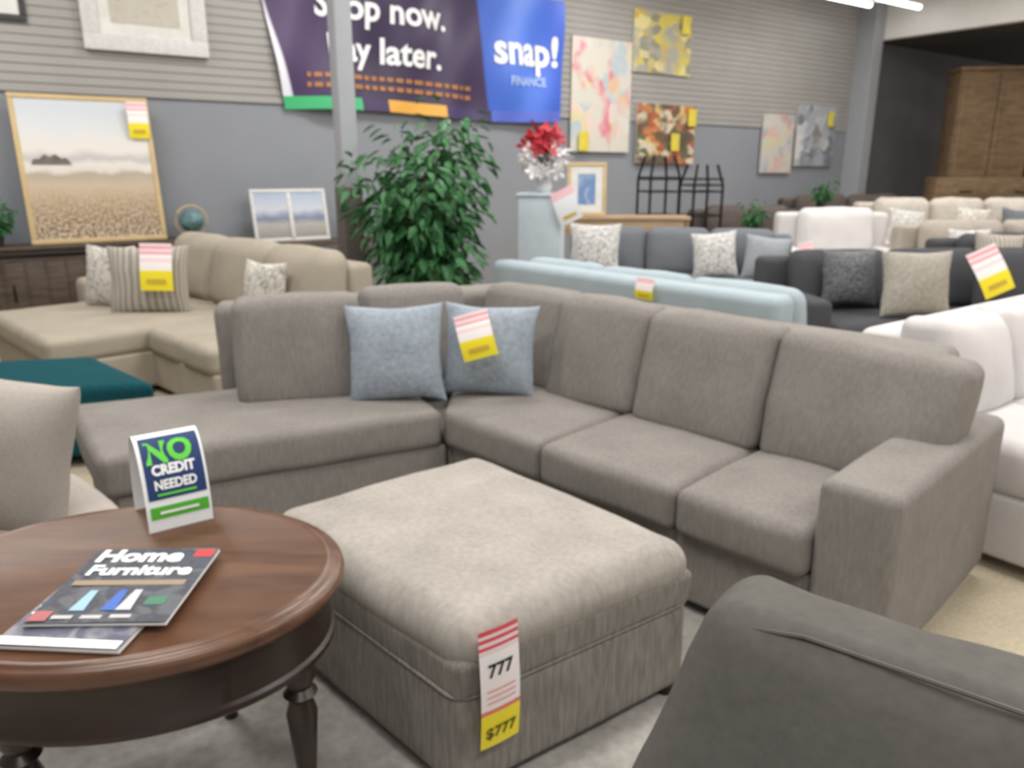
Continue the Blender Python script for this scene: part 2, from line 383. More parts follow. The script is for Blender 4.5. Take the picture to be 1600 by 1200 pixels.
def tag(label,c,Rv,Uv,w,h,big=False,bend=.01):
    c=Vector(c);Rv=Vector(Rv).normalized();Uv=Vector(Uv).normalized();N_=Rv.cross(Uv).normalized()
    T=Thing('price_tag',label,'price tag',c)
    def fn(u,v,o=0): 
        return c+Rv*((u-.5)*w)+Uv*((v-.5)*h)+N_*(bend*sin(v*pi*1.3)+bend*.5*sin(u*3)+o)
    mb=MB(); mb.grid(fn,4,12)
    T.part('card',mb,M_tag if big else M_tags,recalc=False)
    if big:
        mt=MB(); text_into(mt,'777',.044,lambda x,y: fn(.5+x/w,.62+y/h,.002),.0012); T.part('lettering',mt,M_txtk,'bold black price digits',recalc=False)
        mt=MB(); text_into(mt,'$777',.040,lambda x,y: fn(.5+x/w,.09+y/h,.002),.0008)
        T.part('lettering',mt,plain('olive_ink',(90,80,20),.6),'dark price digits on yellow',recalc=False)
        for k in range(3):
            mt=MB(); mt.grid(lambda u,v:fn(.14+.72*u,.40+.05*k+.012*v,.002),4,1); T.part('lettering',mt,plain('pink_ink',(225,150,150),.6),recalc=False)
    else:
        mt=MB(); mt.grid(lambda u,v:fn(.2+.6*u,.14+.1*v,.003),4,1)
        T.part('lettering',mt,plain('orange_ink',(205,170,60),.6),recalc=False)
    return T
tag('pink white and yellow sale tag on a blue throw pillow',(-.155,3.21,.775),(1,-.05,.28),(-.28,.3,1),.15,.2)

# ------------------------------------------------------------ ottoman
T=Thing('storage_ottoman','square light grey chenille cocktail ottoman with pillow top','ottoman',(-.12,2.0,0))
Oq=[Vector((-.118,1.455,0)),Vector((.50,1.885,0)),Vector((-.124,2.575,0)),Vector((-.725,2.083,0))]
oc=sum(Oq,Vector())/4
def oin(k): return [oc+(p-oc)*k for p in Oq]
def zz(q,z): return [p+Vector((0,0,z)) for p in q]
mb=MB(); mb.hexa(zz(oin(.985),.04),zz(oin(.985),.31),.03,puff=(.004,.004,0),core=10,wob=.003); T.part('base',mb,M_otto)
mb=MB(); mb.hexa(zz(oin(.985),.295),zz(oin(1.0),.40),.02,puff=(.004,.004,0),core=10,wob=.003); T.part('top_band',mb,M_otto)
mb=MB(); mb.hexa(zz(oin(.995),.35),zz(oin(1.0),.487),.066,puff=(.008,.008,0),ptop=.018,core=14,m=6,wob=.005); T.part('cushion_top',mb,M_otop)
def perim(q,z,k=.08,n=8):
    pts=[]
    for i in range(4):
        a,b,c=q[i-1],q[i],q[(i+1)%4]
        p0=b+(a-b).normalized()*k; p1=b+(c-b).normalized()*k
        for j in range(n+1):
            t=j/n; pts.append((p0*(1-t)**2+b*2*t*(1-t)+p1*t*t)+Vector((0,0,z)))
    return pts
mb=MB(); mb.tube(perim(oin(.992),.305,k=.05),.004,6,True); T.part('piping',mb,M_otto)
T.legs(oin(.9),((.022,0),(.03,.05)))
u=(Oq[1]-Oq[0]).normalized(); nn=Vector((u.y,-u.x,0))
c=Oq[0]+u*.09+nn*.028+Vector((0,0,.335))
tag('long red white and yellow price tag hanging on the ottoman',c,(u.x,u.y,.03),(0.0,0.0,1),.105,.30,True,.006)

# ------------------------------------------------------------ oval table
M_cherry=wood('brown_cherry_wood',(78,50,35),(104,72,52),(3,14,14),.32,.5)
M_dcherry=wood('dark_brown_wood',(36,26,23),(48,34,28),(4,4,14),.35)
tc=Vector((-.85,1.52,0))
T=Thing('oval_table','oval dark cherry wood end table with turned legs','table',tc)
mb=MB(); mb.lathe(tc,[(.90,.555),(.965,.556),(.985,.566),(1.0,.582),(.992,.594),(.97,.600),(.955,.600),(.948,.604),(.92,.608),(.90,.604),(.0001,.604)],72,.475,.365); T.part('top',mb,M_cherry,ang=60)
mb=MB(); mb.lathe(tc,[(.90,.432),(.93,.426),(.945,.432),(.945,.445),(.93,.452),(.93,.557)],72,.47,.36); T.part('apron',mb,M_dcherry)
for (x,y) in ((.39,-.09),(.08,.27),(-.36,.04),(-.1,-.28)):
    mb=MB(); prof=[(.012,0),(.018,.01),(.016,.03),(.02,.06),(.016,.09),(.022,.16),(.03,.26),(.034,.31),(.024,.345),(.037,.36),(.024,.375),(.036,.40),(.036,.43)]
    mb.lathe(tc+Vector((x,y,0)),prof,20); T.part('leg',mb,M_dcherry)
ZT=.6055
F=Fr(-.875,1.69,36,ZT)
T=Thing('tent_sign','folded white table tent card with blue and green print','sign',F(.07,.05,0))
SW=.15
def tent(u,v,o=0):
    a=v*pi/2
    return F(SW*u, .085*(1-cos(a))-o, .222*sin(a)**.92+o*.3 if v>0 else 0)
def tentb(u,v):
    a=v*pi/2
    return F(SW*u,.17-.085*(1-cos(a)),.222*sin(a)**.92 if v>0 else 0)
mb=MB(); mb.grid(tent,2,16); mb.grid(tentb,2,16); T.part('card',mb,plain('white_card',(235,238,238),.5,var=0),recalc=False)
mb=MB(); mb.grid(lambda u,v: tent(.06+.90*u,.21+.66*v,.0012),2,14); T.part('print_panel',mb,plain('navy_print',(30,56,104),.5,var=.05),'navy blue printed panel',recalc=False)
mb=MB(); mb.grid(lambda u,v: tent(.06+.90*u,.075+.085*v,.0012),2,4); T.part('print_panel',mb,plain('green_print',(84,176,52),.5,var=.05),'green printed band',recalc=False)
mb=MB(); text_into(mb,'NO',.068,lambda x,y: tent(.47+x/SW,.52+y/.19,.0025),.003)
T.part('lettering',mb,plain('green_ink',(96,205,60),.5,var=0),'large bright green lettering',recalc=False)
mb=MB(); text_into(mb,'CREDIT',.029,lambda x,y: tent(.5+x/SW,.405+y/.23,.0025),.0014); T.part('lettering',mb,M_txtw,'white lettering',recalc=False)
mb=MB(); text_into(mb,'NEEDED',.026,lambda x,y: tent(.5+x/SW,.285+y/.25,.0025),.0010); T.part('lettering',mb,M_txtw,'white lettering',recalc=False)
mb=MB(); mb.grid(lambda u,v: tent(.2+.6*u,.235+.018*v,.0025),2,1); T.part('lettering',mb,plain('green_ink',(96,205,60),.5,var=0),'green fine print',recalc=False)
mb=MB(); mb.grid(lambda u,v: tent(.2+.6*u,.105+.018*v,.0025),2,1); T.part('lettering',mb,M_txtw,'white fine print',recalc=False)
# magazines
def magazine(label,F,w,h,z,th,mat,extra=None):
    T=Thing('magazine',label,'magazine',F(w/2,h/2,z),'magazines on the oval table')
    mb=MB(); mb.box(F,0,w,0,h,z,z+th-.001,.0015,core=2,m=2); T.part('pages',mb,plain('paper',(215,212,208),.6))
    mb=MB(); mb.grid(lambda u,v: F(w*u,h*v,z+th+.0005+.003*sin(u*2)),8,4); T.part('cover',mb,mat,recalc=False)
    if extra: extra(T,F,z+th+.004)
    return T
M_cov1=abstract('magazine_cover',[(0,(50,54,66)),(.42,(70,74,86)),(.5,(58,60,70)),(.62,(92,94,100)),(1,(62,66,78))],3)
M_cov2=abstract('catalog_cover',[(0,(60,62,82)),(.45,(88,90,108)),(.6,(140,138,146)),(1,(70,70,84))],4)
F1=Fr(-.955,1.225,-4); F2=Fr(-.925,1.275,1)
def ex1(T,F,z):
    mb=MB(); mb.quad(F(.0,.0,z),F(.24,.0,z),F(.24,.025,z),F(.0,.025,z)); T.part('print_panel',mb,plain('white_card',(235,238,238),.5,var=0),'white printed border',recalc=False)
    mb=MB(); text_into(mb,'Home',.05,lambda x,y:F(.045-y,.16+x,z),.001); T.part('lettering',mb,M_txtw,recalc=False)
def ex2(T,F,z):
    mb=MB(); text_into(mb,'Home',.074,lambda x,y:F(.11+x,.235+y,z),.003); T.part('lettering',mb,M_txtw,'white headline lettering',recalc=False)
    mb=MB(); text_into(mb,'Furniture',.058,lambda x,y:F(.135+x,.178+y,z),.0022); T.part('lettering',mb,M_txtw,'white headline lettering',recalc=False)
    mb=MB(); mb.quad(F(.224,.255,z),F(.264,.255,z),F(.264,.287,z),F(.224,.287,z)); T.part('print_panel',mb,plain('red_print',(205,60,66),.5),'red printed square',recalc=False)
    mb=MB(); mb.quad(F(.004,.005,z),F(.04,.005,z),F(.04,.04,z),F(.004,.04,z)); T.part('print_panel',mb,plain('red_dull_print',(170,96,96),.5),'dull red printed square',recalc=False)
    mb=MB(); mb.quad(F(.02,.135,z),F(.25,.135,z),F(.25,.155,z),F(.02,.155,z)); T.part('print_panel',mb,plain('tan_print',(150,132,108),.5),'tan printed band',recalc=False)
    mb=MB(); mb.quad(F(.20,.06,z),F(.24,.06,z),F(.24,.09,z),F(.20,.09,z)); T.part('print_panel',mb,plain('green_dull_print',(70,120,96),.5),'green printed square',recalc=False)
    for k,(x,c_) in enumerate(((.08,(150,185,205)),(.14,(64,100,180)),(.17,(190,195,200)))):
        mb=MB(); mb.grid(lambda u,v:F(x+(u-.5)*.03*(1-.5*v),.04+.075*v,z+.0005*k),3,4); T.part('print_panel',mb,plain('figure_print%d'%k,c_,.5),'printed figure',recalc=False)
    for k,(x,y) in enumerate(((.045,.012),(.10,.012),(.155,.014))):
        mb=MB(); mb.quad(F(x,y,z),F(x+.04,y,z),F(x+.04,y+.012,z),F(x,y+.012,z)); T.part('lettering',mb,plain('grey_ink',(190,190,190),.6),recalc=False)
magazine('magazine with purple and white printed cover lying flat on the table',F1,.245,.29,ZT+.001,.008,M_cov2,ex1)
magazine('dark-covered magazine with white headline and red corner square',F2,.27,.295,ZT+.014,.006,M_cov1,ex2)

# ------------------------------------------------------------ foreground chair
F=Fr(.40,1.17,-38)
T=Thing('armchair','dark grey upholstered armchair with rounded boxed back cushion','chair',F(.5,-.4,0))
mb=MB(); Bq=[F(-.17,-.36,.1),F(1.05,-.36,.1),F(1.05,0,.1),F(-.17,0,.1)]; Tq=[F(.0,-.15,.81),F(1.0,-.15,.81),F(1.0,0,.81),F(.0,0,.81)]
mb.hexa(Bq,Tq,.06,puff=(.02,.03,.0),core=12,m=6,wob=.012); T.part('backrest',mb,M_fore)
mb=MB(); mb.tube([F(-.11,-.315,.25),F(-.035,-.235,.5),F(.012,-.185,.68),F(.035,-.165,.755),F(.07,-.150,.79),F(.14,-.146,.803),F(.5,-.146,.806),F(.95,-.146,.803)],.0035,6)
T.part('piping',mb,M_fore)
mb=MB(); mb.box(F,-.1,1.0,-.95,-.2,.1,.42,.06,core=6,wob=.003); T.part('seat',mb,M_fore)
T.legs([F(0,-.85),F(.9,-.85),F(0,-.1),F(.9,-.1)],((.02,0),(.03,.11)))

# ------------------------------------------------------------ cream chair
F=Fr(-1.80,1.52,45)
T=Thing('accent_chair','cream linen upholstered accent chair beside the wood table','chair',F(.4,.3,0))
mb=MB(); mb.box(F,0,.87,0,.44,.12,.32,.03,wob=.003); T.part('base',mb,M_cream)
mb=MB(); mb.box(F,0,.88,-.02,.44,.32,.475,.05,puff=(.01,.01,.01),ptop=.02,wob=.004); T.part('seat_cushion',mb,M_cream)
mb=MB(); mb.box(F,-.2,0,-.05,.42,.12,.85,.06,wob=.003); T.part('backrest',mb,M_cream)
T.legs([F(.8,.05),F(.8,.39),F(-.14,.02),F(-.14,.37)],((.015,0),(.025,.13)))
pill('cream linen square pillow propped on the accent chair',(-1.50,2.07,.67),(1,-.1,-.16),(.10,.15,1),.50,.48,.26,M_cream)

# ------------------------------------------------------------ teal ottoman
T=Thing('footstool','teal woven fabric bench ottoman','ottoman',(-2.4,3.95,0))
q=[(-2.42,3.58),(-1.80,3.73),(-2.42,4.32),(-3.02,4.17)]
mb=MB(); mb.hexa([(x,y,.06) for x,y in q],[(x,y,.30) for x,y in q],.02,core=6); T.part('base',mb,M_teal)
mb=MB(); mb.hexa([(x,y,.29) for x,y in q],[(x,y,.42) for x,y in q],.04,ptop=.012,core=8,wob=.002); T.part('cushion_top',mb,M_teal)
T.legs([(x*.9-.24,y*.9+.395,0) for x,y in q],((.018,0),(.025,.08)))

# ------------------------------------------------------------ generic sofa
def sofa(name,label,cat,F,Wd,D,mat,H=.88,seatz=.46,armz=.62,armw=.18,nseat=3,nback=3,arms=(1,1),pillowtop=False,group=None,zb=.05,bh=None,hc=None,lean=.1,droop=0,rc=.07,wb=.006):
    T=Thing(name,label,cat,F(Wd/2,D/2,0),group)
    hc=hc or H; bh=bh or H-.05
    mb=MB(); mb.box(F,0,Wd,.03,D-.02,zb,.30,.02,core=4); T.part('base',mb,mat)
    mb=MB(); mb.box(F,0,Wd,D-.2,D,zb,bh,.05,core=8,wob=.003); T.part('backrest',mb,mat)
    if arms[0]: mb=MB(); mb.box(F,0,armw,0,D-.05,zb,armz,.04,core=6,puff=(.005,.005,.012),wob=.003); T.part('arm',mb,mat)
    if arms[1]: mb=MB(); mb.box(F,Wd-armw,Wd,0,D-.05,zb,armz,.04,core=6,puff=(.005,.005,.012),wob=.003); T.part('arm',mb,mat)
    s0=armw if arms[0] else 0; s1=Wd-(armw if arms[1] else 0)
    for i in range(nseat):
        a=s0+(s1-s0)*i/nseat+.005;b=s0+(s1-s0)*(i+1)/nseat-.005
        cush(T,'seat_cushion',[F(a,-.02),F(b,-.02),F(b,D-.22),F(a,D-.22)],.29,seatz,mat,core=6)
    for i in range(nback):
        a=s0+(s1-s0)*i/nback+.005;b=s0+(s1-s0)*(i+1)/nback-.005
        backc(T,F,a,b,D-.42,seatz-.01,hc,mat,lean=lean,th=.22,r=rc if not pillowtop else .10,puff=.05,droop=droop,wob=wb)
    T.legs([F(.08,.08),F(Wd-.08,.08),F(.08,D-.08),F(Wd-.08,D-.08)],seg=10)
    return T
sofa('sofa','pale blue fabric sofa seen from behind','sofa',Fr(2.02,4.38,130.5),2.26,.93,M_lblue,H=.84,bh=.84,hc=.86,arms=(0,1),seatz=.42)
tag('small white tag on the pale blue sofa back',(.76,4.38,.80),(1,-1.17,0),(0,0,1),.13,.12)
sofa('sofa','off-white upholstered sofa with three boxy back cushions','sofa',Fr(1.93,2.43,36),1.95,.86,M_white,H=.86,hc=.90,seatz=.5,arms=(0,1),armz=.6,nseat=3,nback=3,bh=.83,lean=.08,rc=.05,droop=.03,wb=.012)
sofa('sofa','medium grey fabric sofa holding patterned pillows','sofa',Fr(.42,7.38,-14),2.2,.95,M_dgrey,H=.90)
sofa('sofa','charcoal grey sofa with patterned and beige pillows','sofa',Fr(1.95,5.0,6),2.6,.95,M_char,H=.88)
# beige sectional
G=Fr(-1.75,4.35,-45)
T=Thing('sectional_sofa','beige linen sectional sofa with chaise and three back cushions','sofa',G(-1,.5,0))
mb=MB(); mb.box(G,-2.5,0,.0,1.15,.05,.29,.02,core=5); mb.box(G,-2.35,-.93,-.6,.1,.05,.29,.02,core=5); T.part('base',mb,M_beige)
mb=MB(); mb.box(G,-2.6,0,.97,1.17,.05,.86,.05,core=8,wob=.004); T.part('backrest',mb,M_beige)
mb=MB(); mb.box(G,-2.6,-2.4,.05,1.1,.05,.62,.05,core=6,puff=(0,0,.01),wob=.004); T.part('arm',mb,M_beige)
cush(T,'seat_cushion',[G(-2.38,-.62),G(-.94,-.62),G(-.94,.95),G(-2.38,.95)],.28,.45,M_beige,core=10,ptop=.02)
cush(T,'seat_cushion',[G(-.93,-.02),G(-.46,-.02),G(-.46,.95),G(-.93,.95)],.28,.45,M_beige)
cush(T,'seat_cushion',[G(-.45,-.02),G(0,-.02),G(0,.95),G(-.45,.95)],.28,.45,M_beige)
for a,b in ((-2.38,-1.6),(-1.59,-.8),(-.79,-.01)):
    backc(T,G,a,b,.68,.44,.95,M_beige,lean=.12,th=.28,r=.10,puff=.05)
T.legs([G(a,b) for a,b in ((-2.3,-.5),(-1,-.5),(-.06,.06),(-.06,1.1),(-2.5,1.1))])
M_leafp=abstract('leaf_print_fabric',[(0,(208,204,194)),(.46,(208,204,194)),(.5,(120,115,108)),(.56,(204,199,190)),(1,(190,185,174))],9,.8)
m,nt,b=newmat('stripe_fabric'); N=nt.nodes;L=nt.links
tcn=N.new('ShaderNodeTexCoord'); wv=N.new('ShaderNodeTexWave'); wv.inputs['Scale'].default_value=5; wv.inputs['Distortion'].default_value=1.2; wv.inputs['Detail'].default_value=2; L.new(tcn.outputs['UV'],wv.inputs['Vector'])
cr=ramp(N,[(0,(134,128,119)),(.4,(158,151,141)),(1,(178,171,160))]); L.new(wv.outputs['Fac'],cr.inputs['Fac']); L.new(cr.outputs[0],b.inputs['Base Color']); b.inputs['Roughness'].default_value=.9; M_stripe=m
M_pat=abstract('speckle_fabric',[(0,(215,213,210)),(.47,(210,207,202)),(.52,(125,125,129)),(.6,(210,207,203)),(1,(160,160,165))],16,.5)
M_patd=abstract('dark_speckle_fabric',[(0,(66,68,72)),(.48,(70,72,76)),(.53,(120,120,122)),(.6,(70,72,76)),(1,(96,96,100))],20,.5)
pill('cream leaf-print throw pillow on the beige sectional',(-3.02,5.78,.69),(1,-.3,.0),(0,.2,1),.46,.46,.15,M_leafp)
pill('wide grey striped throw pillow with a price tag',(-2.62,5.55,.69),(1,.1,.0),(0,.2,1),.58,.50,.15,M_stripe)
tag('pink and yellow sale tag on a striped pillow',(-2.50,5.42,.80),(1,.1,-.03),(-.02,.2,1),.22,.33)
pill('cream leaf-print throw pillow beside the beige back cushions',(-1.65,5.1,.68),(1,-.7,.0),(0,.2,1),.42,.40,.15,M_leafp)
pill('white speckled throw pillow on the grey fabric sofa',(.80,7.5,.72),(1,-.2,0),(0,.2,1),.5,.5,.16,M_pat)
pill('white speckled throw pillow leaning on the grey fabric sofa',(1.92,7.35,.68),(1,-.2,.1),(0,.2,1),.42,.44,.16,M_pat)
pill('pale grey throw pillow on the grey fabric sofa',(2.38,7.25,.66),(1,-.2,-.1),(0,.2,1),.42,.42,.16,fabric('pale_grey_fabric',(150,153,158),.1,60))
tag('yellow sale tag on the grey sofa arm',(2.60,6.80,.72),(1,-.2,.3),(-.2,.2,1),.12,.26)
pill('dark speckled throw pillow on the charcoal sofa',(2.40,5.48,.72),(1,.0,0),(0,.2,1),.40,.40,.15,M_patd)
pill('large beige woven throw pillow on the charcoal sofa',(2.78,5.28,.70),(1,.05,-.02),(0,.2,1),.50,.46,.16,fabric('beige_weave',(158,153,144),.15,50))
pill('charcoal throw pillow with a tilted price tag',(3.5,5.45,.70),(1,.05,0),(0,.2,1),.5,.46,.16,M_char)
tag('pink and yellow sale tag tilted on the charcoal sofa',(3.12,5.02,.82),(1,.05,.45),(-.5,.2,1),.2,.32)

# ------------------------------------------------------------ recliners
def chairb(label,x,y,deg,w,mat,H,group=None,name='recliner_chair',n=1,D=.9):
    return sofa(name,label,'chair' if n==1 else 'sofa',Fr(x,y,deg),w,D,mat,H=H,armz=.64,armw=.2 if n==1 else .18,nseat=n,nback=n,pillowtop=True,group=group,wb=.015)
chairb('white padded recliner chair',2.90,7.95,-3,1.2,M_white,1.06)
chairb('light cream leather reclining sofa',4.35,9.2,0,2.4,M_lcream,1.12,n=3,name='reclining_sofa')
chairb('taupe leather reclining sofa behind the charcoal sofa',4.15,7.5,6,2.2,M_taupe,.95,n=2,name='reclining_sofa')
chairb('dark grey loveseat beside the taupe sofa',3.9,6.45,3,1.9,M_char,.90,n=2,name='reclining_sofa',D=.85)
chairb('dark brown leather sofa near the back wall',4.2,11.4,5,2.0,M_brown,1.10,n=2,name='reclining_sofa')
chairb('dark brown leather loveseat',2.4,9.9,0,1.5,M_brown,1.0,n=2,name='reclining_sofa')
chairb('dark brown leather sofa beside the cabinets',6.9,10.9,5,2.4,M_brown,1.1,n=2,name='reclining_sofa')
for (x,y,z_,m_,lab) in ((4.75,9.45,1.0,M_pat,'white speckled throw pillow on a cream sofa'),(5.55,9.45,1.02,M_leafp,'cream leaf-print throw pillow on a cream sofa'),(4.65,7.9,.88,M_pat,'white speckled throw pillow on a taupe sofa'),(5.5,8.0,.88,M_patd,'dark speckled throw pillow on a taupe sofa'),(6.15,9.5,1.0,M_dgrey,'dark grey throw pillow on a cream sofa'),(4.3,6.85,.92,M_stripe,'striped throw pillow on a dark grey loveseat')):
    pill(lab,(x,y,z_-.22),(1,.05,random.uniform(-.15,.15)),(0,.2,1),.46,.46,.16,m_)

# ------------------------------------------------------------ sideboard, wall decor
M_sbw=wood('weathered_dark_wood',(70,60,53),(94,81,71),(3,3,20),.6,.3)
T=Thing('sideboard','dark weathered wood sideboard with sliding barn doors','cabinet',W(.4,-.25,0))
mb=MB(); mb.box(W,-.9,1.75,-.40,-.03,.06,.79,.006,core=1,m=1); T.part('body',mb,M_sbw)
mb=MB(); mb.box(W,-.95,1.8,-.43,-.02,.79,.82,.006,core=1,m=1); T.part('top',mb,M_sbw)
for a in (-.85,0.02,.9):
    mb=MB(); mb.box(W,a,a+.8,-.42,-.40,.12,.72,.004,core=1,m=1)
    for k in range(5): mb.box(W,a+.02+k*.155,a+.15+k*.155,-.428,-.418,.15,.69,.003,core=1,m=1)
    dd=T.part('door',mb,M_sbw)
    mb=MB(); mb.tube([W(a+.06,-.44,.35),W(a+.06,-.445,.42),W(a+.06,-.44,.5)],.008,6); T.part('handle',mb,M_black,parent=dd)
mb=MB(); mb.box(W,-.85,1.7,-.445,-.435,.735,.76,.003,core=1,m=1); T.part('rail',mb,M_black)
for a in (-.85,1.68):
    mb=MB(); mb.box(W,a-.03,a+.03,-.38,-.06,0,.07,.004,core=1,m=1); T.part('leg',mb,M_sbw)

def picture(name,label,s0,s1,z0,z1,mat,fw=.05,fmat=None,o0=.03,o1=.03,th=.03,F=W,mat_white=None,cat='wall art',skew=0):
    T=Thing(name,label,cat,F((s0+s1)/2,-o0,z0))
    def P(u,v,o): 
        return F(s0+(s1-s0)*u, -(o0+(o1-o0)*v)-o, z0+(z1-z0)*v+skew*u)
    wd=(s1-s0);hh=(z1-z0)
    if fmat:
        mb=MB(); a=fw/wd;b=fw/hh
        for (u0,u1,v0,v1) in ((0,1,0,b),(0,1,1-b,1),(0,a,b,1-b),(1-a,1,b,1-b)):
            mb.hexa([P(u0,v0,th),P(u1,v0,th),P(u1,v0,0),P(u0,v0,0)],[P(u0,v1,th),P(u1,v1,th),P(u1,v1,0),P(u0,v1,0)],.006,core=1,m=2)
        T.part('frame',mb,fmat)
    else: a=b=0
    mb=MB(); mb.hexa([P(a,b,th*.6),P(1-a,b,th*.6),P(1-a,b,0.002),P(a,b,.002)],[P(a,1-b,th*.6),P(1-a,1-b,th*.6),P(1-a,1-b,.002),P(a,1-b,.002)],.002,core=1,m=1)
    T.part('backing',mb,plain('canvas_edge',(205,200,192),.8))
    if mat_white:
        mb=MB(); mb.quad(P(a,b,th*.6+.002),P(1-a,b,th*.6+.002),P(1-a,1-b,th*.6+.002),P(a,1-b,th*.6+.002)); T.part('mat_board',mb,plain('mat_board',(215,213,208),.8),recalc=False)
        a+=mat_white/wd;b+=mat_white/hh
    mb=MB(); mb.quad(P(a,b,th*.6+.005),P(1-a,b,th*.6+.005),P(1-a,1-b,th*.6+.005),P(a,1-b,th*.6+.005)); T.part('canvas',mb,mat,recalc=False)
    return T
M_gold=plain('gold_frame',(192,168,124),.45,.1,var=.08)
M_wfr=plain('white_wash_frame',(204,202,200),.6,var=.08,scale=30)
M_kfr=plain('black_frame',(60,60,62),.5)
m,nt,b=newmat('landscape_painting'); N=nt.nodes;L=nt.links
tcn=N.new('ShaderNodeTexCoord'); sp=N.new('ShaderNodeSeparateXYZ'); L.new(tcn.outputs['UV'],sp.inputs[0])
n1=N.new('ShaderNodeTexNoise'); n1.inputs['Scale'].default_value=5; n1.inputs['Detail'].default_value=5; L.new(tcn.outputs['UV'],n1.inputs['Vector'])
k1=N.new('ShaderNodeMath'); k1.operation='MULTIPLY_ADD'; k1.inputs[1].default_value=.12; L.new(n1.outputs['Fac'],k1.inputs[0]); L.new(sp.outputs[1],k1.inputs[2])
c1=ramp(N,[(.06,(124,102,84)),(.16,(150,126,102)),(.30,(176,154,128)),(.44,(194,176,154)),(.52,(176,162,146)),(.55,(212,206,196)),(.60,(218,213,206)),(.64,(188,183,182)),(.70,(222,215,208)),(.84,(212,213,214)),(1,(200,205,210))])
L.new(k1.outputs[0],c1.inputs['Fac'])
n2=N.new('ShaderNodeTexNoise'); n2.inputs['Scale'].default_value=48; n2.inputs['Detail'].default_value=2; L.new(tcn.outputs['UV'],n2.inputs['Vector'])
c2=ramp(N,[(.42,(96,74,58)),(.56,(214,198,174))]); L.new(n2.outputs['Fac'],c2.inputs['Fac'])
fm=N.new('ShaderNodeMapRange'); fm.inputs['From Min'].default_value=.38; fm.inputs['From Max'].default_value=.0; fm.inputs['To Max'].default_value=.75; L.new(sp.outputs[1],fm.inputs['Value'])
mx=N.new('ShaderNodeMixRGB'); L.new(fm.outputs[0],mx.inputs[0]); L.new(c1.outputs[0],mx.inputs[1]); L.new(c2.outputs[0],mx.inputs[2])
L.new(mx.outputs[0],b.inputs['Base Color']); b.inputs['Roughness'].default_value=.8; b.inputs['Specular IOR Level'].default_value=.15
M_land=m
TL=picture('landscape_painting','large coastal field landscape painting in a gold frame on the sideboard',.27,1.38,.825,2.10,M_land,.045,M_gold,.30,.10,cat='painting')
def lp(u,v,o=.03): return W(.27+1.11*u,-(.30-.2*v)-o,.825+1.275*v)
mb=MB(); mb.grid(lambda u,v: lp(.09+.28*u,.535+(.06*max(0,sin(pi*min(1,u*1.0)))**.6+.01*sin(u*23))*v),16,2); TL.part('painted_rocks',mb,plain('rock_paint',(112,104,98),.8,var=.25,scale=20),recalc=False)
tag('pink and yellow sale tag on the landscape painting',W(1.27,-.20,1.90),W.s,(0,0,1),.17,.32)
M_map=abstract('framed_print_art',[(0,(160,144,110)),(.5,(190,184,172)),(1,(170,160,144))],4)
picture('framed_picture','black and white framed picture on the slatwall',-.6,.52,2.68,3.6,M_map,.05,M_kfr,mat_white=.12)
picture('framed_picture','ornate whitewashed frame with faded print on the slatwall',.93,2.0,2.50,3.5,M_map,.14,M_wfr,mat_white=.1,th=.05)
T=Thing('console_table','low dark wooden console table against the wall','table',W(2.9,-.3,0))
mb=MB(); mb.box(W,2.0,3.9,-.46,-.06,.70,.74,.006,core=1,m=1); T.part('top',mb,M_sbw)
for a,b in ((2.04,-.42),(3.86,-.42),(2.04,-.1),(3.86,-.1)):
    mb=MB(); mb.box(W,a-.02,a+.02,b-.02,b+.02,0,.70,.003,core=1,m=1); T.part('leg',mb,M_sbw)
M_bea=vgrad('beach_photo',[(0,(140,132,124)),(.3,(166,162,158)),(.42,(112,122,142)),(.5,(140,150,170)),(.62,(190,194,202)),(1,(160,174,196))],6,.2)
TD=picture('double_photo_frame','white double photo frame with two beach prints on a console',2.22,3.02,.745,1.27,M_bea,.035,M_wfr,.28,.18)
mb=MB(); mb.hexa([W(2.60,-.315,.78),W(2.64,-.315,.78),W(2.64,-.29,.78),W(2.60,-.29,.78)],[W(2.60,-.215,1.235),W(2.64,-.215,1.235),W(2.64,-.19,1.235),W(2.60,-.19,1.235)],.003,core=1,m=1)
TD.part('divider',mb,M_wfr)
T=Thing('decorative_globe','small blue-green globe in a gold ring stand on the sideboard','decoration',W(1.62,-.3,.82))
c=W(1.62,-.3,.985); mb=MB(); mb.lathe(c,[(.11*sin(pi*k/12)+.0005,-.11*cos(pi*k/12)) for k in range(13)],20,cap=False); T.part('globe',mb,plain('globe_print',(90,120,122),.4,var=.5,scale=12))
mb=MB(); mb.tube([c+W.s*(.145*cos(2*pi*k/24))+Vector((0,0,.145*sin(2*pi*k/24))) for k in range(24)],.008,6,True); mb.lathe(c-Vector((0,0,.16)),[(.07,0),(.06,.015),(.015,.02),(.012,.045)],16); T.part('stand',mb,M_gold)
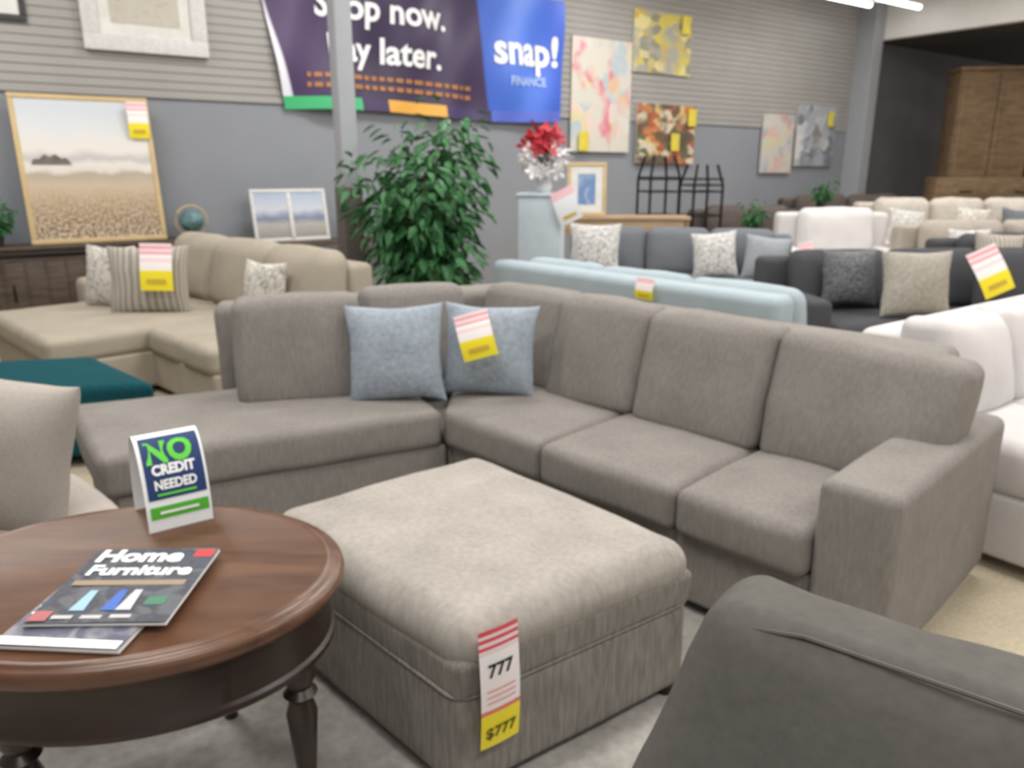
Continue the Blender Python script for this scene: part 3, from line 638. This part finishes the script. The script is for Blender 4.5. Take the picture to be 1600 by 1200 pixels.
def plant(name,label,c,potr,poth,H,rad,n,mat,potmat,leafs=.09,trunk=True,base=.35):
    c=Vector(c); T=Thing(name,label,'plant',c)
    mb=MB(); mb.lathe(c,[(potr*.75,0),(potr,poth*.9),(potr*1.06,poth),(potr*.95,poth),(potr*.9,poth*.9),(.001,poth*.88)],24); T.part('pot',mb,potmat)
    br=[]
    mb=MB()
    for k in range(11 if trunk else 5):
        a=random.random()*6.28; top=c+Vector((cos(a)*rad*.85*random.uniform(.3,1),sin(a)*rad*.85*random.uniform(.3,1),H*random.uniform(.6,.97)))
        b0=c+Vector((cos(a)*.03,sin(a)*.03,poth*.85)); mid=c+Vector((cos(a)*rad*.12,sin(a)*rad*.12,H*.45))
        pts=[(b0*(1-t)**2+mid*2*t*(1-t)+top*t*t) for t in [i/8 for i in range(9)]]
        mb.tube(pts,[.018*(H/1.9)*(1-.8*i/8) for i in range(9)],6); br+=pts[2:]
    T.part('trunk',mb,M_trunk)
    mb=MB()
    for k in range(n):
        p=random.choice(br); d=Vector((random.gauss(0,1),random.gauss(0,1),random.gauss(0,.6))).normalized()
        q=p+d*random.uniform(.03,rad*.55)
        rr=Vector((q.x-c.x,q.y-c.y,0))
        if rr.length>rad: q-=rr*(1-rad/rr.length)
        if q.z-c.z<H*base: q.z=c.z+H*base+random.random()*.1
        ld=(d+Vector((0,0,-.9*random.random()-.2))).normalized(); sd=ld.cross(Vector((random.random()-.5,random.random()-.5,1))).normalized(); up=sd.cross(ld)
        L_=leafs*random.uniform(.7,1.3); w_=L_*.22
        mb.add([q,q+ld*L_*.35+sd*w_+up*.01,q+ld*L_*.4-up*.006,q+ld*L_*.35-sd*w_+up*.01,q+ld*L_*.75+sd*w_*.55,q+ld*L_*.75-sd*w_*.55,q+ld*L_-up*.02],[(0,1,2),(0,2,3),(1,4,6,2),(2,6,5,3)])
    T.part('foliage',mb,mat,smooth=False,recalc=False)
    return T
plant('potted_ficus','tall artificial ficus tree in a brown pot',(-.64,5.95,0),.17,.34,1.98,.60,2300,M_leaf,plain('brown_pot',(70,48,40),.6),.12,base=.27)
plant('potted_plant','small green plant on the sideboard',W(.02,-.3,.82),.06,.1,.4,.16,160,M_leaf,plain('dark_pot',(50,46,44),.6),.07,False)
plant('potted_plant','small green plant on the console table',W(3.35,-.3,.74),.06,.1,.34,.15,140,M_leaf,plain('dark_pot',(50,46,44),.6),.07,False)
for (x,y,h,lab) in ((2.85,9.25,.72,'small green plant on a dark end table'),(4.15,10.6,.95,'small green plant on a tall dark stand')):
    F=Fr(x,y,0); T=Thing('end_table','dark wood square end table' if h<.9 else 'tall dark wood plant table','table',F(0,0,0))
    mb=MB(); mb.box(F,-.2,.2,-.2,.2,h-.03,h,.005,core=1,m=1); T.part('top',mb,M_sbw)
    for a in (-.17,.17):
        for b in (-.17,.17): mb=MB(); mb.box(F,a-.02,a+.02,b-.02,b+.02,0,h-.03,.003,core=1,m=1); T.part('leg',mb,M_sbw)
    plant('potted_plant',lab,(x,y,h),.06,.1,.38,.15,110,M_leaf,plain('dark_pot',(50,46,44),.6),.08,False)

# ------------------------------------------------------------ banner
T=Thing('banner','large purple and blue hanging vinyl banner with white lettering','banner',W(4.5,-.06,2.1))
def ban(s,z,o=0):
    k=(3.5-z)/1.4
    wav=.03*sin(s*5+z*2)+.02*sin(s*9-z*4)+.015*sin(s*2.1+z*6)
    return W(s,-.09-wav-o,z+.03*sin((s-2.6)*1.7)*k)
def banuv(u,v):
    z=2.06+1.42*v; s=(2.72-.22*v)+(6.34-(2.72-.22*v))*u
    return ban(s,z)
m,nt,b=newmat('banner_print'); N=nt.nodes;L=nt.links
tcn=N.new('ShaderNodeTexCoord'); sp=N.new('ShaderNodeSeparateXYZ'); L.new(tcn.outputs['UV'],sp.inputs[0])
cx=ramp(N,[(0,(225,225,235)),(.03,(225,225,235)),(.034,(72,52,92)),(.3,(54,42,70)),(.695,(60,44,80)),(.70,(60,98,196)),(.85,(76,118,214)),(1,(58,96,200))])
sh=N.new('ShaderNodeMath'); sh.operation='MULTIPLY_ADD'; sh.inputs[1].default_value=.04; L.new(sp.outputs[1],sh.inputs[0]); L.new(sp.outputs[0],sh.inputs[2])
L.new(sh.outputs[0],cx.inputs['Fac'])
cb=ramp(N,[(0,(70,180,120)),(.235,(70,180,120)),(.236,(62,46,84)),(.32,(62,46,84)),(.321,(225,165,70)),(.52,(225,165,70)),(.521,(64,50,96)),(.70,(84,70,150)),(.701,(90,110,205)),(1,(90,100,205))],'CONSTANT'); L.new(sp.outputs[0],cb.inputs['Fac'])
lt=N.new('ShaderNodeMath'); lt.operation='LESS_THAN'; lt.inputs[1].default_value=.09; L.new(sp.outputs[1],lt.inputs[0])
mx=N.new('ShaderNodeMixRGB'); L.new(lt.outputs[0],mx.inputs[0]); L.new(cx.outputs[0],mx.inputs[1]); L.new(cb.outputs[0],mx.inputs[2]); L.new(mx.outputs[0],b.inputs['Base Color']); b.inputs['Roughness'].default_value=.45
mb=MB(); mb.grid(banuv,110,24); T.part('sheet',mb,m,recalc=False)
mb=MB(); text_into(mb,'Shop now.',.37,lambda x,y: ban(3.86+x,2.99+y,.012),.009); T.part('lettering',mb,M_txtw,'white lettering',recalc=False)
mb=MB(); text_into(mb,'Pay later.',.37,lambda x,y: ban(3.88+x,2.57+y,.012),.009); T.part('lettering',mb,M_txtw,'white lettering',recalc=False)
mb=MB(); text_into(mb,'snap!',.48,lambda x,y: ban(5.78+x,2.72+y,.012),.014); T.part('lettering',mb,M_txtw,'white lettering',recalc=False)
mb=MB(); text_into(mb,'FINANCE',.14,lambda x,y: ban(5.78+x,2.48+y,.012),.004); T.part('lettering',mb,plain('pale_blue_ink',(170,195,240),.6),'small pale lettering',recalc=False)
mb=MB(); s=2.95
while s<4.9:
    l=random.uniform(.04,.12)
    for z0 in (2.38,2.28): mb.quad(ban(s,z0,.012),ban(s+l,z0,.012),ban(s+l,z0+.045,.012),ban(s,z0+.045,.012))
    s+=l+.03
T.part('lettering',mb,plain('orange_banner_ink',(170,116,70),.6),'small orange lettering',recalc=False)

# ------------------------------------------------------------ wall art
picture('canvas_art','pink and cream abstract floral canvas',6.52,7.56,1.70,3.12,blotch('floral_canvas',(206,202,190),[(218,150,165),(224,196,190),(212,200,160),(176,188,196),(214,178,146),(212,130,140),(214,208,200)],7,.50),0,None,.03,.03)
picture('canvas_art','yellow and grey abstract floral canvas',7.58,8.70,2.76,3.54,blotch('yellow_canvas',(164,161,150),[(206,188,90),(190,178,120),(216,204,140),(140,138,120),(200,170,70)],7,.46),0,None)
picture('canvas_art','orange and brown autumn floral canvas',7.70,8.88,1.55,2.36,blotch('autumn_canvas',(88,76,64),[(190,120,74),(206,176,116),(110,84,62),(206,194,168),(96,104,72),(170,92,62)],8,.44),0,None)
picture('canvas_art','small pastel abstract canvas',10.45,11.25,1.42,2.33,blotch('pastel_canvas',(196,190,182),[(208,172,162),(200,194,160),(164,172,180),(190,150,140)],6,.5),0,None)
picture('canvas_art','whitish grey animal portrait canvas',11.33,12.40,1.53,2.50,blotch('grey_canvas',(160,164,170),[(192,194,196),(112,118,126),(206,204,200),(134,128,122)],5,.48),0,None)
for s_,z_ in ((6.72,1.83),(8.55,3.42),(8.45,1.85),(8.78,2.2),(12.2,2.3)):
    T=Thing('sale_tag','small yellow sale tag on wall art','price tag',W(s_,-.07,z_),'yellow sale tags on wall art')
    mb=MB(); mb.grid(lambda u,v:W(s_+(u-.5)*.17,-.085-.01*sin(u*3),z_+(v-.5)*.24),4,4); T.part('card',mb,plain('yellow_card',(215,196,70),.5),recalc=False)

# ------------------------------------------------------------ display pedestal + flowers
F=Fr(.05,6.7,-10)
T=Thing('display_pedestal','pale white display pedestal','pedestal',F(.19,.15,0))
mb=MB(); mb.box(F,0,.37,0,.30,0,1.24,.008,core=1,m=2); T.part('body',mb,plain('pale_laminate',(184,194,202),.4))
mb=MB(); mb.box(F,-.015,.385,-.015,.315,1.24,1.27,.008,core=1,m=2); T.part('top',mb,plain('pale_laminate',(184,194,202),.4))
T=Thing('flower_arrangement','red and white artificial flowers in a white vase','flowers',F(.2,.15,1.27))
c=F(.2,.15,1.27); mb=MB(); mb.lathe(c,[(.05,0),(.075,.05),(.06,.13),(.04,.17),(.05,.19)],20); T.part('vase',mb,plain('white_ceramic',(215,215,215),.3))
for nm,col,n,z0_,rd in (('blossom',(190,50,62),55,.42,.17),('blossom',(222,218,220),85,.26,.21)):
    mb=MB()
    for k in range(n):
        a=random.random()*6.28; r_=random.random()*rd; q=c+Vector((cos(a)*r_,sin(a)*r_,z0_+random.gauss(0,.05)))
        d=Vector((random.gauss(0,1),random.gauss(0,1)-.5,random.gauss(0,1))).normalized(); e=d.orthogonal().normalized(); g=d.cross(e)
        for j in range(5):
            an=j*2*pi/5; v1=e*cos(an)+g*sin(an); v2=e*cos(an+.9)+g*sin(an+.9); mb.add([q,q+v1*.05,q+(v1+v2)*.045+d*.01,q+v2*.05],[(0,1,2,3)])
    T.part(nm,mb,plain('petal%d'%col[1],col,.7),'red blossoms' if col[1]==50 else 'white blossoms',smooth=False,recalc=False)
mb=MB()
for k in range(14):
    a=k*.45; mb.tube([c+Vector((0,0,.1)),c+Vector((cos(a)*.05,sin(a)*.05,.22)),c+Vector((cos(a)*.14,sin(a)*.14,.34))],.004,5)
T.part('stem',mb,M_leaf)
M_wtag=tagmat('white_tag_print',[(0,(225,226,230)),(.6,(225,226,230)),(.75,(236,190,196)),(1,(228,226,228))])
Tt=tag('white hanging sale tag on the display pedestal',F(.42,-.06,1.17),(1,-.2,.5),(-.4,0,1),.2,.28)
for ch in Tt.e.children:
    if ch.name.startswith('card'): ch.data.materials[0]=M_wtag
F=Fr(.45,8.6,-3)
T=Thing('console_table','light wood console table behind the grey sofa','table',F(.75,.2,0))
M_lw=wood('light_oak',(158,132,102),(180,154,122),(3,20,20),.5)
mb=MB(); mb.box(F,0,1.5,0,.4,.93,.97,.006,core=1,m=1); T.part('top',mb,M_lw)
mb=MB(); mb.box(F,.03,1.47,.02,.38,.78,.93,.004,core=1,m=1); T.part('apron',mb,M_lw)
for a,b in ((.05,.05),(1.45,.05),(.05,.35),(1.45,.35)):
    mb=MB(); mb.box(F,a-.03,a+.03,b-.03,b+.03,0,.93,.004,core=1,m=1); T.part('leg',mb,M_lw)
picture('framed_picture','small gold framed picture with blue center standing on a console',.15,.58,.975,1.54,abstract('blue_print',[(0,(60,90,150)),(.5,(110,140,180)),(1,(205,205,205))],1.5),.04,M_gold,-.1,-.2,F=F,mat_white=.08)
for x,Ht in ((1.58,1.62),(2.08,1.52)):
    F2_=Fr(x,9.05,14); T=Thing('wire_plant_stand','black metal wire plant stand','stand',F2_(.2,.2,0),'black wire stands')
    mb=MB(); q_=.36
    for a in (0,q_):
        for b in (0,q_): mb.tube([F2_(a,b,0),F2_(a,b,Ht*.85),F2_(a+(q_/2-a)*.3,b+(q_/2-b)*.3,Ht)],.016,6)
    T.part('frame',mb,M_black)
    for zz_ in (.45,.95,1.22,1.36,Ht*.85):
        mb=MB(); mb.tube([F2_(0,0,zz_),F2_(q_,0,zz_),F2_(q_,q_,zz_),F2_(0,q_,zz_)],.012,6,True)
        for k in range(1,7): mb.tube([F2_(q_/7*k,0,zz_),F2_(q_/7*k,q_,zz_)],.007,5)
        T.part('shelf',mb,M_black)
# wood cabinets
M_cw=wood('brown_cabinet_wood',(112,90,66),(144,118,90),(3,3,14),.6,.3)
F=Fr(7.45,13.6,-8)
for k,(a,H_) in enumerate(((0,3.05),(1.25,2.9))):
    T=Thing('wardrobe_cabinet','tall brown wood cabinet with panelled doors','cabinet',F(a+.6,.3,0),'tall brown wood cabinets')
    mb=MB(); mb.box(F,a,a+1.2,.03,.6,0,H_,.01,core=1,m=1); T.part('body',mb,M_cw)
    mb=MB(); mb.box(F,a-.03,a+1.23,-.02,.62,H_,H_+.06,.01,core=1,m=1); T.part('cornice',mb,M_cw)
    for j in (0,1):
        mb=MB(); x0=a+.03+j*.58; mb.box(F,x0,x0+.56,.0,.03,.2,H_-.05,.005,core=1,m=1); mb.box(F,x0+.08,x0+.48,-.015,0,1.5,H_-.2,.005,core=1,m=1); mb.box(F,x0+.08,x0+.48,-.015,0,.3,1.35,.005,core=1,m=1)
        T.part('door',mb,M_cw)
F=Fr(6.9,12.9,-8)
T=Thing('dresser','low brown wood dresser','cabinet',F(1,.2,0))
mb=MB(); mb.box(F,0,2.6,.02,.5,.08,1.35,.01,core=1,m=1); T.part('body',mb,M_cw)
mb=MB(); mb.box(F,.05,2.55,.05,.47,0,.08,.005,core=1,m=1); T.part('plinth',mb,M_cw)
for i in range(3):
    for j in range(3):
        mb=MB(); mb.box(F,.05+i*.85,.85+i*.85,0,.02,.15+j*.4,.5+j*.4,.005,core=1,m=1); d=T.part('drawer',mb,M_cw)
        mb=MB(); mb.tube([F(.35+i*.85,-.02,.33+j*.4),F(.55+i*.85,-.02,.33+j*.4)],.01,6); T.part('handle',mb,M_black,parent=d)
